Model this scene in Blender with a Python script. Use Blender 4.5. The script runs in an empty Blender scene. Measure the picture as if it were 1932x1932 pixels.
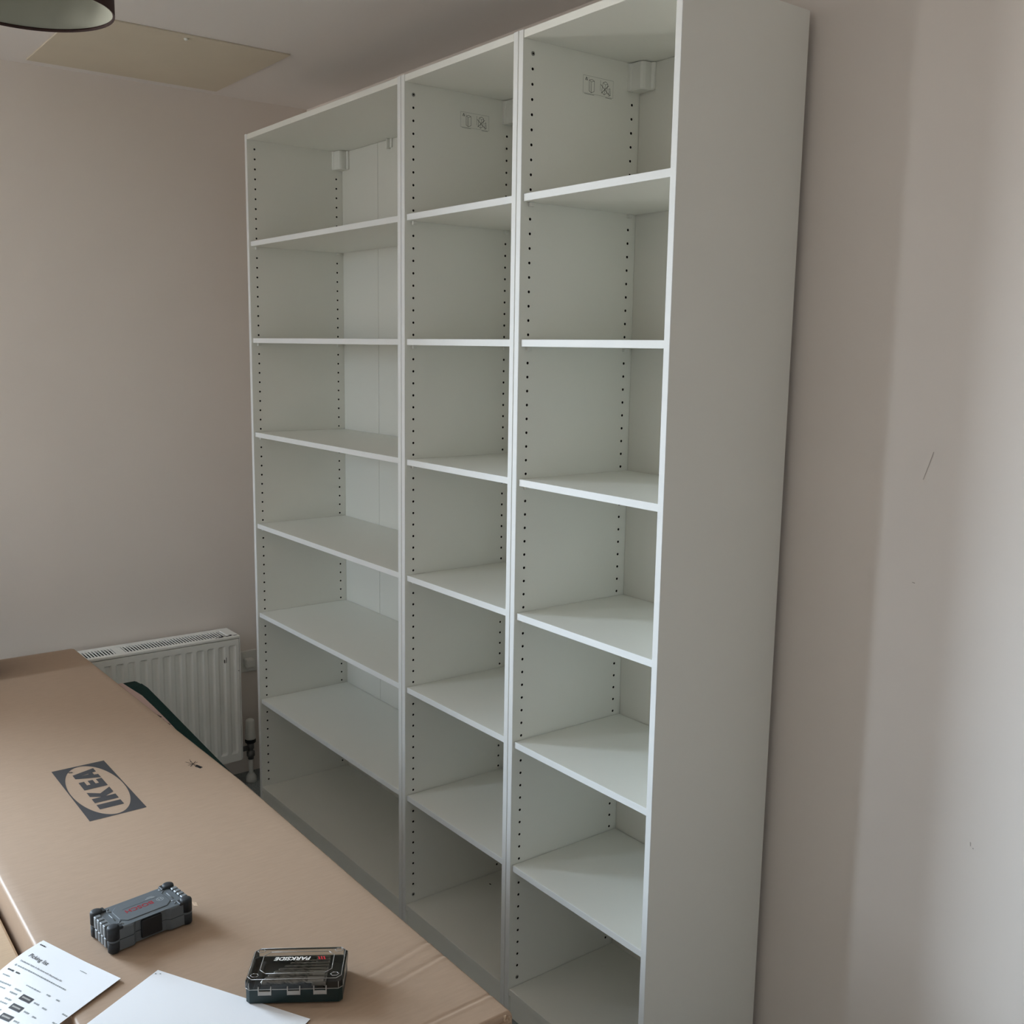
import bpy, bmesh, math, random
from mathutils import Vector, Matrix
random.seed(7)
scene = bpy.context.scene
C = scene.collection
PI = math.pi

# ------------------------------------------------------------------ camera
YAW, PIT, ROL, FPX = 0.91729, -0.157337, 0.015409, 1951.03
cam_d = bpy.data.cameras.new('camera')
cam = bpy.data.objects.new('camera', cam_d)
C.objects.link(cam)
F = Vector((-math.sin(YAW)*math.cos(PIT), math.cos(YAW)*math.cos(PIT), math.sin(PIT)))
R = Vector((math.cos(YAW), math.sin(YAW), 0))
U = R.cross(F)
R2 = R*math.cos(ROL) + U*math.sin(ROL)
U2 = -R*math.sin(ROL) + U*math.cos(ROL)
m = Matrix((R2, U2, -F)).transposed().to_4x4()
m.translation = Vector((3.39637, -1.45778, 1.67495))
cam.matrix_world = m
cam_d.sensor_width = 36
cam_d.sensor_fit = 'HORIZONTAL'
cam_d.lens = 36*FPX/1932
cam_d.clip_start = 0.02
scene.camera = cam

# ------------------------------------------------------------------ light
WX, WY, ZC = -0.32, 0.387, 2.547            # left wall plane, back wall plane, ceiling height
XR, YF = 4.5, -3.05                        # right wall, front wall
WIN = (-2.50, -1.5, 0.98, 2.44)             # window on the left wall: y0, y1, z0, z1
SKY = 12.0
FILL_WIN = (-0.05, 0.27, 0.98, 2.44)             # unseen window added to the front wall for fill light: x0, x1, z0, z1

world = bpy.data.worlds.new('sky')
scene.world = world
world.use_nodes = True
wn = world.node_tree
bg = wn.nodes['Background']
tc_w = wn.nodes.new('ShaderNodeTexCoord')
sep = wn.nodes.new('ShaderNodeSeparateXYZ')
mr = wn.nodes.new('ShaderNodeMapRange')
mr.inputs['From Min'].default_value = -0.06
mr.inputs['From Max'].default_value = 0.06
mixw = wn.nodes.new('ShaderNodeMix')
mixw.data_type = 'RGBA'
mixw.inputs['A'].default_value = (0.44, 0.43, 0.41, 1)        # ground and houses outside
mixw.inputs['B'].default_value = (0.73, 0.87, 1.02, 1)         # overcast sky
wn.links.new(tc_w.outputs['Generated'], sep.inputs[0])
wn.links.new(sep.outputs['Z'], mr.inputs['Value'])
wn.links.new(mr.outputs[0], mixw.inputs['Factor'])
wn.links.new(mixw.outputs['Result'], bg.inputs[0])
bg.inputs[1].default_value = SKY


def portal(size, loc, rot):
    """marks a window opening so that daylight is sampled through it"""
    ld = bpy.data.lights.new('window_portal', 'AREA')
    ld.shape = 'RECTANGLE'
    ld.size, ld.size_y = size
    ld.cycles.is_portal = True
    lo = bpy.data.objects.new('window_portal', ld)
    C.objects.link(lo)
    lo.location = loc
    lo.rotation_euler = rot


portal((WIN[3]-WIN[2], WIN[1]-WIN[0]), (WX-0.14, (WIN[0]+WIN[1])/2, (WIN[2]+WIN[3])/2), (0, math.radians(-90), 0))
portal((FILL_WIN[1]-FILL_WIN[0], FILL_WIN[3]-FILL_WIN[2]), ((FILL_WIN[0]+FILL_WIN[1])/2, YF-0.14, (FILL_WIN[2]+FILL_WIN[3])/2), (math.radians(90), 0, 0))

vs = scene.view_settings
vs.view_transform = 'Standard'
vs.look = 'None'
vs.gamma = 1
vs.use_curve_mapping = False
vs.exposure = 1.72
scene.cycles.use_denoising = True
scene.cycles.max_bounces = 10
scene.cycles.diffuse_bounces = 6
scene.cycles.transparent_max_bounces = 16
scene.cycles.caustics_reflective = False
scene.cycles.caustics_refractive = False


# ------------------------------------------------------------------ materials
def srgb(r, g, b):
    f = lambda c: c/12.92 if c <= 0.04045 else ((c+0.055)/1.055)**2.4
    return (f(r/255), f(g/255), f(b/255), 1)


def mat(name, col, rough=0.5, spec=0.5, metal=0.0, noise=None, bump=None, coat=0.0, stretch=(1, 1, 1)):
    """procedural material: colour with a little noise variation and fine relief"""
    mt = bpy.data.materials.new(name)
    mt.use_nodes = True
    nt = mt.node_tree
    b = nt.nodes['Principled BSDF']
    b.inputs['Base Color'].default_value = col
    b.inputs['Roughness'].default_value = rough
    b.inputs['Specular IOR Level'].default_value = spec
    b.inputs['Metallic'].default_value = metal
    b.inputs['Coat Weight'].default_value = coat
    tc = nt.nodes.new('ShaderNodeTexCoord')
    mp = nt.nodes.new('ShaderNodeMapping')
    mp.inputs['Scale'].default_value = stretch
    nt.links.new(tc.outputs['Object'], mp.inputs['Vector'])
    if noise:
        scale, amt, detail = noise
        n = nt.nodes.new('ShaderNodeTexNoise')
        n.inputs['Scale'].default_value = scale
        n.inputs['Detail'].default_value = detail
        nt.links.new(mp.outputs[0], n.inputs['Vector'])
        r = nt.nodes.new('ShaderNodeValToRGB')
        r.color_ramp.elements[0].position = 0.3
        r.color_ramp.elements[1].position = 0.7
        r.color_ramp.elements[0].color = tuple(c*(1-amt) for c in col[:3])+(1,)
        r.color_ramp.elements[1].color = tuple(min(1, c*(1+amt)) for c in col[:3])+(1,)
        nt.links.new(n.outputs['Fac'], r.inputs[0])
        nt.links.new(r.outputs[0], b.inputs['Base Color'])
    if bump:
        scale, strength = bump
        n2 = nt.nodes.new('ShaderNodeTexNoise')
        n2.inputs['Scale'].default_value = scale
        n2.inputs['Detail'].default_value = 4
        nt.links.new(mp.outputs[0], n2.inputs['Vector'])
        bp = nt.nodes.new('ShaderNodeBump')
        bp.inputs['Strength'].default_value = strength
        bp.inputs['Distance'].default_value = 0.002
        nt.links.new(n2.outputs['Fac'], bp.inputs['Height'])
        nt.links.new(bp.outputs[0], b.inputs['Normal'])
    return mt


M = {}
M['wall'] = mat('wall_paint', srgb(228, 219, 211), 0.75, 0.25, noise=(3, 0.012, 2), bump=(140, 0.05))
M['ceiling'] = mat('ceiling_paint', srgb(229, 223, 219), 0.85, 0.2, noise=(2, 0.01, 2))
M['carpet'] = mat('carpet', srgb(140, 146, 146), 0.95, 0.1, noise=(220, 0.35, 3), bump=(300, 0.6))
M['white'] = mat('white_foil', srgb(230, 230, 223), 0.42, 0.45, noise=(4, 0.008, 1))
M['edge'] = mat('white_edge_band', srgb(226, 227, 225), 0.55, 0.35)
M['back'] = mat('back_board', srgb(214, 213, 205), 0.5, 0.4)
M['recess_dark'] = mat('recess_shade', srgb(34, 29, 26), 0.9, 0.1)  # near-black: shade inside peg holes and slots put into the colour
M['plastic_white'] = mat('white_plastic', srgb(222, 222, 216), 0.4, 0.5)
M['steel'] = mat('steel', srgb(150, 150, 148), 0.35, 0.5, metal=1.0)
M['ink_grey'] = mat('grey_print', srgb(96, 98, 96), 0.7, 0.2)
M['ink'] = mat('dark_print', srgb(60, 58, 59), 0.7, 0.3)
M['ink_black'] = mat('black_print', srgb(28, 26, 28), 0.7, 0.2)
M['card'] = mat('cardboard', srgb(173, 148, 126), 0.52, 0.42, noise=(26, 0.035, 6), bump=(60, 0.10), stretch=(7, 1, 1))
M['card2'] = mat('cardboard_tan', srgb(186, 160, 130), 0.6, 0.35, noise=(30, 0.04, 6), bump=(60, 0.10), stretch=(7, 1, 1))
M['card_torn'] = mat('torn_cardboard', srgb(205, 180, 155), 0.9, 0.1, noise=(200, 0.15, 3))
M['rad'] = mat('radiator_enamel', srgb(238, 238, 233), 0.4, 0.5, noise=(8, 0.01, 2))
M['slot_shade'] = mat('radiator_slot_shade', srgb(26, 25, 24), 0.9, 0.2)  # shade below the grille put into the colour
M['chrome'] = mat('dull_chrome', srgb(120, 120, 120), 0.4, 0.5, metal=0.9)
M['black'] = mat('black_plastic', srgb(24, 26, 29), 0.5, 0.4)
M['shade_out'] = mat('brown_shade_fabric', srgb(62, 46, 44), 0.85, 0.15, noise=(400, 0.12, 2))
M['shade_in'] = mat('shade_lining', srgb(168, 168, 154), 0.7, 0.2)
M['hatch'] = mat('hatch_board', srgb(212, 201, 182), 0.7, 0.25, noise=(6, 0.02, 3))
M['green'] = mat('dark_green_fabric', srgb(18, 50, 48), 0.8, 0.15, noise=(120, 0.15, 3), bump=(220, 0.3))
M['pink'] = mat('pale_pink_paper', srgb(206, 178, 172), 0.7, 0.2)
M['bag'] = mat('dark_fabric', srgb(52, 56, 64), 0.85, 0.15, noise=(150, 0.15, 3))
M['paper'] = mat('white_paper', srgb(240, 242, 246), 0.65, 0.25)
M['case_grey'] = mat('case_grey_plastic', srgb(96, 103, 108), 0.5, 0.4, bump=(400, 0.05))
M['case_dark'] = mat('case_dark_rubber', srgb(36, 40, 44), 0.55, 0.35)
M['case_rib'] = mat('case_rib_plastic', srgb(120, 126, 130), 0.35, 0.5)
M['red'] = mat('red_print', srgb(150, 28, 40), 0.6, 0.3)
M['red_bright'] = mat('bright_red_print', srgb(205, 40, 52), 0.6, 0.3)
M['grey_print'] = mat('light_grey_print', srgb(150, 156, 158), 0.6, 0.3)
M['case_green'] = mat('dark_green_plastic', srgb(14, 40, 42), 0.35, 0.5)
M['tray'] = mat('black_tray', srgb(34, 38, 40), 0.5, 0.4)
M['print_white'] = mat('white_print', srgb(232, 230, 224), 0.6, 0.3)
M['drill'] = mat('drill_steel', srgb(150, 148, 145), 0.35, 0.5, metal=0.85)
M['scuff'] = mat('wall_scuff', srgb(168, 158, 150), 0.8, 0.2)
M['wood'] = mat('pale_wood', srgb(196, 170, 136), 0.5, 0.4, noise=(12, 0.08, 4), stretch=(1, 8, 8))
M['window_frame'] = mat('white_window_frame', srgb(235, 235, 232), 0.35, 0.5)


def clear_mat(name, tint, gloss):
    mt = bpy.data.materials.new(name)
    mt.use_nodes = True
    nt = mt.node_tree
    nt.nodes.clear()
    out = nt.nodes.new('ShaderNodeOutputMaterial')
    tr = nt.nodes.new('ShaderNodeBsdfTransparent')
    tr.inputs[0].default_value = tint
    gl = nt.nodes.new('ShaderNodeBsdfGlossy')
    gl.inputs['Roughness'].default_value = 0.08
    gl.inputs[0].default_value = (0.9, 0.9, 0.9, 1)
    fr = nt.nodes.new('ShaderNodeFresnel')
    fr.inputs[0].default_value = gloss
    mx = nt.nodes.new('ShaderNodeMixShader')
    nt.links.new(fr.outputs[0], mx.inputs[0])
    nt.links.new(tr.outputs[0], mx.inputs[1])
    nt.links.new(gl.outputs[0], mx.inputs[2])
    nt.links.new(mx.outputs[0], out.inputs[0])
    return mt


M['clear'] = clear_mat('clear_plastic', (0.88, 0.88, 0.86, 1), 1.5)
M['clear_edge'] = mat('clear_plastic_edge', srgb(170, 168, 164), 0.2, 0.6)
M['glass'] = clear_mat('window_glass', (0.97, 0.98, 0.98, 1), 1.3)


# ------------------------------------------------------------------ geometry helpers
def box(bm, x0, x1, y0, y1, z0, z1, bev=0.0, seg=1, mi=0):
    t = bmesh.new()
    vs_ = [t.verts.new((x, y, z)) for x in (x0, x1) for y in (y0, y1) for z in (z0, z1)]
    for f in ((0, 1, 3, 2), (4, 6, 7, 5), (0, 4, 5, 1), (2, 3, 7, 6), (0, 2, 6, 4), (1, 5, 7, 3)):
        t.faces.new([vs_[i] for i in f])
    if bev > 0:
        bmesh.ops.bevel(t, geom=t.edges[:], offset=bev, segments=seg, affect='EDGES', profile=0.5)
    merge(bm, t, mi)


def merge(bm, t, mi=0, mx=None):
    vm = {}
    for v in t.verts:
        vm[v] = bm.verts.new(mx @ v.co if mx else v.co)
    for f in t.faces:
        try:
            nf = bm.faces.new([vm[v] for v in f.verts])
            nf.material_index = mi if mi else f.material_index
            nf.smooth = f.smooth
        except ValueError:
            pass
    t.free()


def prism(bm, pts, z0, z1, bev=0.0, seg=1, mi=0):
    """extruded polygon (counter-clockwise pts in xy)"""
    t = bmesh.new()
    a = [t.verts.new((x, y, z0)) for x, y in pts]
    b = [t.verts.new((x, y, z1)) for x, y in pts]
    n = len(pts)
    t.faces.new(a[::-1])
    top = t.faces.new(b)
    for i in range(n):
        t.faces.new((a[i], a[(i+1) % n], b[(i+1) % n], b[i]))
    if bev > 0:
        bmesh.ops.bevel(t, geom=list(top.edges), offset=bev, segments=seg, affect='EDGES', profile=0.5)
    merge(bm, t, mi)


def lathe(bm, prof, seg=32, cx=0, cy=0, mi=0, smooth=True):
    rings = []
    for r, z in prof:
        rings.append([bm.verts.new((cx+r*math.cos(2*PI*i/seg), cy+r*math.sin(2*PI*i/seg), z)) for i in range(seg)])
    for a, b in zip(rings, rings[1:]):
        for i in range(seg):
            f = bm.faces.new((a[i], a[(i+1) % seg], b[(i+1) % seg], b[i]))
            f.smooth = smooth
            f.material_index = mi
    return rings


def tube(bm, p0, p1, r, seg=12, mi=0, smooth=True):
    p0, p1 = Vector(p0), Vector(p1)
    d = (p1-p0).normalized()
    a = d.orthogonal().normalized()
    b = d.cross(a)
    A = [bm.verts.new(p0+a*r*math.cos(2*PI*i/seg)+b*r*math.sin(2*PI*i/seg)) for i in range(seg)]
    B = [bm.verts.new(p1+a*r*math.cos(2*PI*i/seg)+b*r*math.sin(2*PI*i/seg)) for i in range(seg)]
    for i in range(seg):
        f = bm.faces.new((A[i], A[(i+1) % seg], B[(i+1) % seg], B[i]))
        f.smooth = smooth
        f.material_index = mi
    bm.faces.new(A[::-1]).material_index = mi
    bm.faces.new(B).material_index = mi


def obj(name, bm, mats, parent=None, recalc=True, loc=None, rotz=0.0):
    if recalc:
        bmesh.ops.recalc_face_normals(bm, faces=bm.faces[:])
    me = bpy.data.meshes.new(name)
    bm.to_mesh(me)
    bm.free()
    if not isinstance(mats, (list, tuple)):
        mats = [mats]
    for k in mats:
        me.materials.append(M[k])
    o = bpy.data.objects.new(name, me)
    C.objects.link(o)
    if parent:
        o.parent = parent
    if loc:
        o.location = loc
    o.rotation_euler.z = rotz
    return o


def linked(name, src, parent, loc=(0, 0, 0), rotz=0.0):
    o = bpy.data.objects.new(name, src.data)
    C.objects.link(o)
    o.parent = parent
    o.location = loc
    o.rotation_euler.z = rotz
    return o


def thing(name, label, cat, loc=(0, 0, 0), rotz=0.0, group=None):
    o = bpy.data.objects.new(name, None)
    o.empty_display_size = 0.05
    C.objects.link(o)
    o.location = loc
    o.rotation_euler.z = rotz
    return tag(o, label, cat, group)


def tag(o, label, cat, group=None):
    o['label'] = label
    o['category'] = cat
    if group:
        o['group'] = group
    return o


def struct(o, label=None):
    o['kind'] = 'structure'
    if label:
        o['label'] = label
    return o


def text_bm(body, size, mx, extrude=0.0, offset=0.0, shear=0.0, spacing=1.0, align='CENTER'):
    cu = bpy.data.curves.new('lettering', 'FONT')
    cu.body = body
    cu.size = size
    cu.offset = offset
    cu.shear = shear
    cu.space_character = spacing
    cu.align_x = align
    cu.align_y = 'CENTER'
    cu.resolution_u = 3
    cu.extrude = extrude
    to = bpy.data.objects.new('lettering', cu)
    me = bpy.data.meshes.new_from_object(to)
    t = bmesh.new()
    t.from_mesh(me)
    bpy.data.objects.remove(to)
    bpy.data.curves.remove(cu)
    bpy.data.meshes.remove(me)
    bmesh.ops.transform(t, matrix=mx, verts=t.verts)
    return t


def strip(bm, a, b, w, z, mi=0):
    """flat printed stroke from a to b in xy at height z"""
    a, b = Vector((a[0], a[1])), Vector((b[0], b[1]))
    d = (b-a)
    n = Vector((-d.y, d.x)).normalized()*w/2
    vs_ = [bm.verts.new((p.x, p.y, z)) for p in (a-n, b-n, b+n, a+n)]
    bm.faces.new(vs_).material_index = mi


# ================================================================== the room
TH = 0.15
bm = bmesh.new()
box(bm, WX-TH, XR+TH, YF-TH, WY+TH, -TH, 0)
struct(obj('floor', bm, 'carpet'), 'dark grey carpet floor')
bm = bmesh.new()
box(bm, WX-TH, XR+TH, YF-TH, WY+TH, ZC, ZC+TH)
struct(obj('ceiling', bm, 'ceiling'), 'off-white painted ceiling')
bm = bmesh.new()
box(bm, WX-TH, XR+TH, WY, WY+TH, 0, ZC)
wall_back = struct(obj('wall_back', bm, 'wall'), 'off-white painted wall behind the shelving')
bm = bmesh.new()
y0, y1, z0, z1 = WIN
box(bm, WX-TH, WX, YF, y0, 0, ZC)
box(bm, WX-TH, WX, y1, WY, 0, ZC)
box(bm, WX-TH, WX, y0, y1, 0, z0)
box(bm, WX-TH, WX, y0, y1, z1, ZC)
struct(obj('wall_left', bm, 'wall'), 'off-white painted wall with the radiator')
bm = bmesh.new()
box(bm, XR, XR+TH, YF, WY, 0, ZC)
struct(obj('wall_right', bm, 'wall'))
x0, x1, z0, z1 = FILL_WIN
bm = bmesh.new()
box(bm, WX-TH, x0, YF-TH, YF, 0, ZC)
box(bm, x1, XR+TH, YF-TH, YF, 0, ZC)
box(bm, x0, x1, YF-TH, YF, 0, z0)
box(bm, x0, x1, YF-TH, YF, z1, ZC)
struct(obj('wall_front', bm, 'wall'))


def window(name, width, height, loc, rotz):
    """local: x along the wall, y = 0 at the inner wall face, opening towards +y outside"""
    fw = 0.06
    bm = bmesh.new()
    box(bm, 0, width, 0.05, 0.11, 0, fw, 0.004)
    box(bm, 0, width, 0.05, 0.11, height-fw, height, 0.004)
    for xx in (0, width-fw):
        box(bm, xx, xx+fw, 0.05, 0.11, 0, height, 0.004)
    w = struct(obj(name, bm, 'window_frame', None, loc=loc, rotz=rotz), 'white framed window')
    bm = bmesh.new()
    box(bm, fw, width-fw, 0.08, 0.084, fw, height-fw)
    obj('pane', bm, 'glass', w)
    bm = bmesh.new()
    box(bm, -0.04, width+0.04, -0.06, 0.05, -0.03, 0, 0.004)
    obj('window_sill', bm, 'window_frame', w)


window('window_1', WIN[1]-WIN[0], WIN[3]-WIN[2], (WX, WIN[0], WIN[2]), PI/2)
window('fill_window', FILL_WIN[1]-FILL_WIN[0], FILL_WIN[3]-FILL_WIN[2], (FILL_WIN[1], YF, FILL_WIN[2]), PI)  # added only to let in fill light, never in view

# small scuffs on the back wall
for p, q, w in (((2.3157, 1.490), (2.308, 1.464), 0.0013), ((2.308, 1.464), (2.2982, 1.4346), 0.0012), ((2.292, 1.2298), (2.298, 1.2290), 0.0016),
                ((2.4552, 0.749), (2.456, 0.741), 0.0014), ((2.4606, 0.739), (2.4624, 0.7375), 0.0020)):
    bm = bmesh.new()
    p, q = Vector(p), Vector(q)
    n = Vector((-(q-p).y, (q-p).x)).normalized()*w/2
    bm.faces.new([bm.verts.new((v.x, WY-0.0006, v.y)) for v in (p-n, q-n, q+n, p+n)])
    obj('scuff_mark', bm, 'scuff', wall_back)

# ceiling access hatch
hx0, hx1, hy0, hy1 = -0.255, 0.335, -0.606, 0.010
h = thing('ceiling_hatch', 'square beige access hatch panel in the ceiling above the radiator', 'hatch', ((hx0+hx1)/2, (hy0+hy1)/2, ZC))
hw, hl = (hx1-hx0)/2, (hy1-hy0)/2
bm = bmesh.new()
box(bm, -hw, hw, -hl, hl, -0.005, 0.0, 0.0012)
obj('hatch_panel', bm, 'hatch', h)
bm = bmesh.new()
lathe(bm, [(0.0, -0.011), (0.004, -0.0108), (0.006, -0.009), (0.0065, -0.0048), (0.0, -0.0048)], 16)
obj('catch_knob', bm, 'plastic_white', h, loc=(hw-0.028, -0.004, 0))

# ================================================================== pendant lamp shade
lz, lr, lh = 2.30, 0.155, 0.19
lp = thing('pendant_lamp', 'dark brown drum pendant lamp shade with pale lining, hanging at the upper left', 'lamp', (1.166, -0.929, lz))
bm = bmesh.new()
lathe(bm, [(lr, 0), (lr, lh), (lr-0.0015, lh), (lr-0.0015, 0.004), (lr-0.0015, 0), (lr, 0)], 64)
shade = obj('lamp_shade', bm, 'shade_out', lp)
bm = bmesh.new()
lathe(bm, [(lr-0.0018, 0.006), (lr-0.0018, lh-0.002), (lr-0.003, lh-0.002), (lr-0.003, 0.006), (lr-0.0018, 0.006)], 64)
obj('lining', bm, 'shade_in', shade)
for zz in (0.003, lh-0.003):
    bm = bmesh.new()
    rings = []
    for i in range(64):
        a = 2*PI*i/64
        rings.append([bm.verts.new(((lr-0.002+0.0022*math.cos(b))*math.cos(a), (lr-0.002+0.0022*math.cos(b))*math.sin(a), zz+0.0022*math.sin(b))) for b in (0, PI/3, 2*PI/3, PI, 4*PI/3, 5*PI/3)])
    for i in range(64):
        A, B = rings[i], rings[(i+1) % 64]
        for k in range(6):
            bm.faces.new((A[k], B[k], B[(k+1) % 6], A[(k+1) % 6])).smooth = True
    obj('rim_wire', bm, 'shade_out', shade)
bm = bmesh.new()
for i in range(3):
    a = 2*PI*i/3
    tube(bm, (0.022*math.cos(a), 0.022*math.sin(a), lh-0.02), ((lr-0.002)*math.cos(a), (lr-0.002)*math.sin(a), lh-0.004), 0.0015, 6)
obj('spider_wire', bm, 'plastic_white', lp)
bm = bmesh.new()
lathe(bm, [(0, lh-0.075), (0.019, lh-0.075), (0.021, lh-0.05), (0.022, lh-0.02), (0.012, lh+0.005), (0.004, lh+0.01), (0, lh+0.01)], 20)
obj('lamp_holder', bm, 'plastic_white', lp)
bm = bmesh.new()
tube(bm, (0, 0, lh), (0, 0, ZC-lz-0.02), 0.003, 8)
obj('cord', bm, 'plastic_white', lp)
bm = bmesh.new()
lathe(bm, [(0, ZC-lz-0.03), (0.03, ZC-lz-0.028), (0.045, ZC-lz-0.01), (0.046, ZC-lz), (0, ZC-lz)], 24)
obj('ceiling_rose', bm, 'plastic_white', lp)

# ================================================================== shelving units
H, D, T = 2.36, 0.3673, 0.0166
HZ0, HP, NH = 0.102, 0.032065, 70
HYF, HYB = 0.0272, 0.3297
ZBOT = 0.0789
SHELF_Z = [0.4115+0.3207*j for j in range(6)]
ST = 0.0162


def side_panel_mesh(sign):
    """panel of thickness T, inner face at x=0 looking to +x*sign, with two drilled columns of peg holes"""
    bm = bmesh.new()
    q = lambda x, y, z: bm.verts.new((x*sign, y, z))
    e = 0.0009
    a, rh, dep = 0.012, 0.0032, 0.010
    zs = HZ0-HP/2
    ze = HZ0+HP*(NH-1)+HP/2
    # outer shell: front edge (bevelled), outer face, back, top, bottom
    prof = [(0, e), (-e, 0), (-T+e, 0), (-T, e), (-T, D), (0, D)]
    lo_ = [q(x, y, 0) for x, y in prof]
    hi_ = [q(x, y, H) for x, y in prof]
    for i in range(5):
        f = bm.faces.new((lo_[i], lo_[i+1], hi_[i+1], hi_[i]))
        f.material_index = 1 if i <= 2 else 0
    bm.faces.new(lo_)
    bm.faces.new(hi_[::-1])

    def quad(ya, yb, za, zb):
        bm.faces.new((q(0, ya, za), q(0, yb, za), q(0, yb, zb), q(0, ya, zb)))
    quad(e, D, 0, zs)
    quad(e, D, ze, H)
    cols = [(HYF-a, HYF+a), (HYB-a, HYB+a)]
    quad(e, cols[0][0], zs, ze)
    quad(cols[0][1], cols[1][0], zs, ze)
    quad(cols[1][1], D, zs, ze)
    N = 12
    for yc in (HYF, HYB):
        for k in range(NH):
            zc = HZ0+HP*k
            hb = HP/2
            outer, inner, deep = [], [], []
            for i in range(N):
                an = 2*PI*(i+0.5)/N
                c, s = math.cos(an), math.sin(an)
                inner.append(q(0, yc+rh*c, zc+rh*s))
                deep.append(q(-dep, yc+rh*c, zc+rh*s))
            for i in range(N):
                an = 2*PI*(i+0.5)/N
                c, s = math.cos(an), math.sin(an)
                k_ = min(a/abs(c), hb/abs(s))
                outer.append(q(0, yc+k_*c, zc+k_*s))
            corner = {}
            for i in range(N):
                j = (i+1) % N
                co, so = outer[i].co, outer[j].co
                # insert the cell corner where the ring changes side
                if abs(abs(co.y-yc)-a) < 1e-6 and abs(abs(so.z-zc)-hb) < 1e-6 and abs(abs(so.y-yc)-a) > 1e-6:
                    cv = q(0, co.y, so.z)
                    bm.faces.new((outer[i], cv, outer[j], inner[j], inner[i]))
                elif abs(abs(co.z-zc)-hb) < 1e-6 and abs(abs(so.y-yc)-a) < 1e-6 and abs(abs(co.y-yc)-a) > 1e-6:
                    cv = q(0, so.y, co.z)
                    bm.faces.new((outer[i], cv, outer[j], inner[j], inner[i]))
                else:
                    bm.faces.new((outer[i], outer[j], inner[j], inner[i]))
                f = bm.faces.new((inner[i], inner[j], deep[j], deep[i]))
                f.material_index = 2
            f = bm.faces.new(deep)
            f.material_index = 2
    # consistent outward normals: the inner face must look to +x*sign
    for f in bm.faces:
        f.normal_update()
        c = f.calc_center_median()
        if f.material_index == 2:
            continue
        if abs(c.x) < 1e-7 and f.normal.x*sign < 0:
            f.normal_flip()
    me = bpy.data.meshes.new('side_panel')
    bm.to_mesh(me)
    bm.free()
    for k in ('white', 'edge', 'recess_dark'):
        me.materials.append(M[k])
    return me


SP = {1: side_panel_mesh(1), -1: side_panel_mesh(-1)}

# shared small parts
bm = bmesh.new()                                     # shelf support peg, sits in a hole, nose towards +x
tube(bm, (-0.008, 0, 0), (0.001, 0, 0), 0.0025, 8)
box(bm, 0.0, 0.009, -0.006, 0.006, -0.007, 0.0025, 0.001)
PEG = obj('shelf_peg_master', bm, 'plastic_white')
bm = bmesh.new()                                     # connector bolt in a peg hole
tube(bm, (-0.004, 0, 0), (0.0010, 0, 0), 0.0048, 14)
tube(bm, (0.0010, 0, 0), (0.0013, 0, 0), 0.0022, 8, mi=1)
BOLT = obj('bolt_master', bm, ['steel', 'recess_dark'])
bm = bmesh.new()                                     # corner bracket cover in the left back corner (x to the right, y to the front)
t_ = bmesh.new()
pts = [(0, 0), (0, -0.040), (0.008, -0.0395), (0.010, -0.0365), (0.013, -0.0355), (0.038, -0.0355), (0.0435, -0.032), (0.046, -0.026), (0.046, -0.008), (0.052, -0.0065), (0.0535, -0.004), (0.0535, 0)]
a_ = [t_.verts.new((x, y, 0)) for x, y in pts]
b_ = [t_.verts.new((x, y, 0.062)) for x, y in pts]
botf = t_.faces.new(a_)
t_.faces.new(b_[::-1])
for i in range(len(pts)):
    t_.faces.new((a_[i], b_[i], b_[(i+1) % len(pts)], a_[(i+1) % len(pts)]))
bmesh.ops.bevel(t_, geom=list(botf.edges), offset=0.002, segments=2, affect='EDGES')
merge(bm, t_)
BRK = obj('bracket_master', bm, 'plastic_white')
t_ = bmesh.new()
t_.from_mesh(BRK.data)
bmesh.ops.transform(t_, matrix=Matrix.Scale(-1, 4, (1, 0, 0)), verts=t_.verts)
BRKR = obj('bracket_master_mirrored', t_, 'plastic_white')

# warning label with two line drawings (plane x = const, drawn in y,z)
LW, LH = 0.093, 0.038


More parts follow.
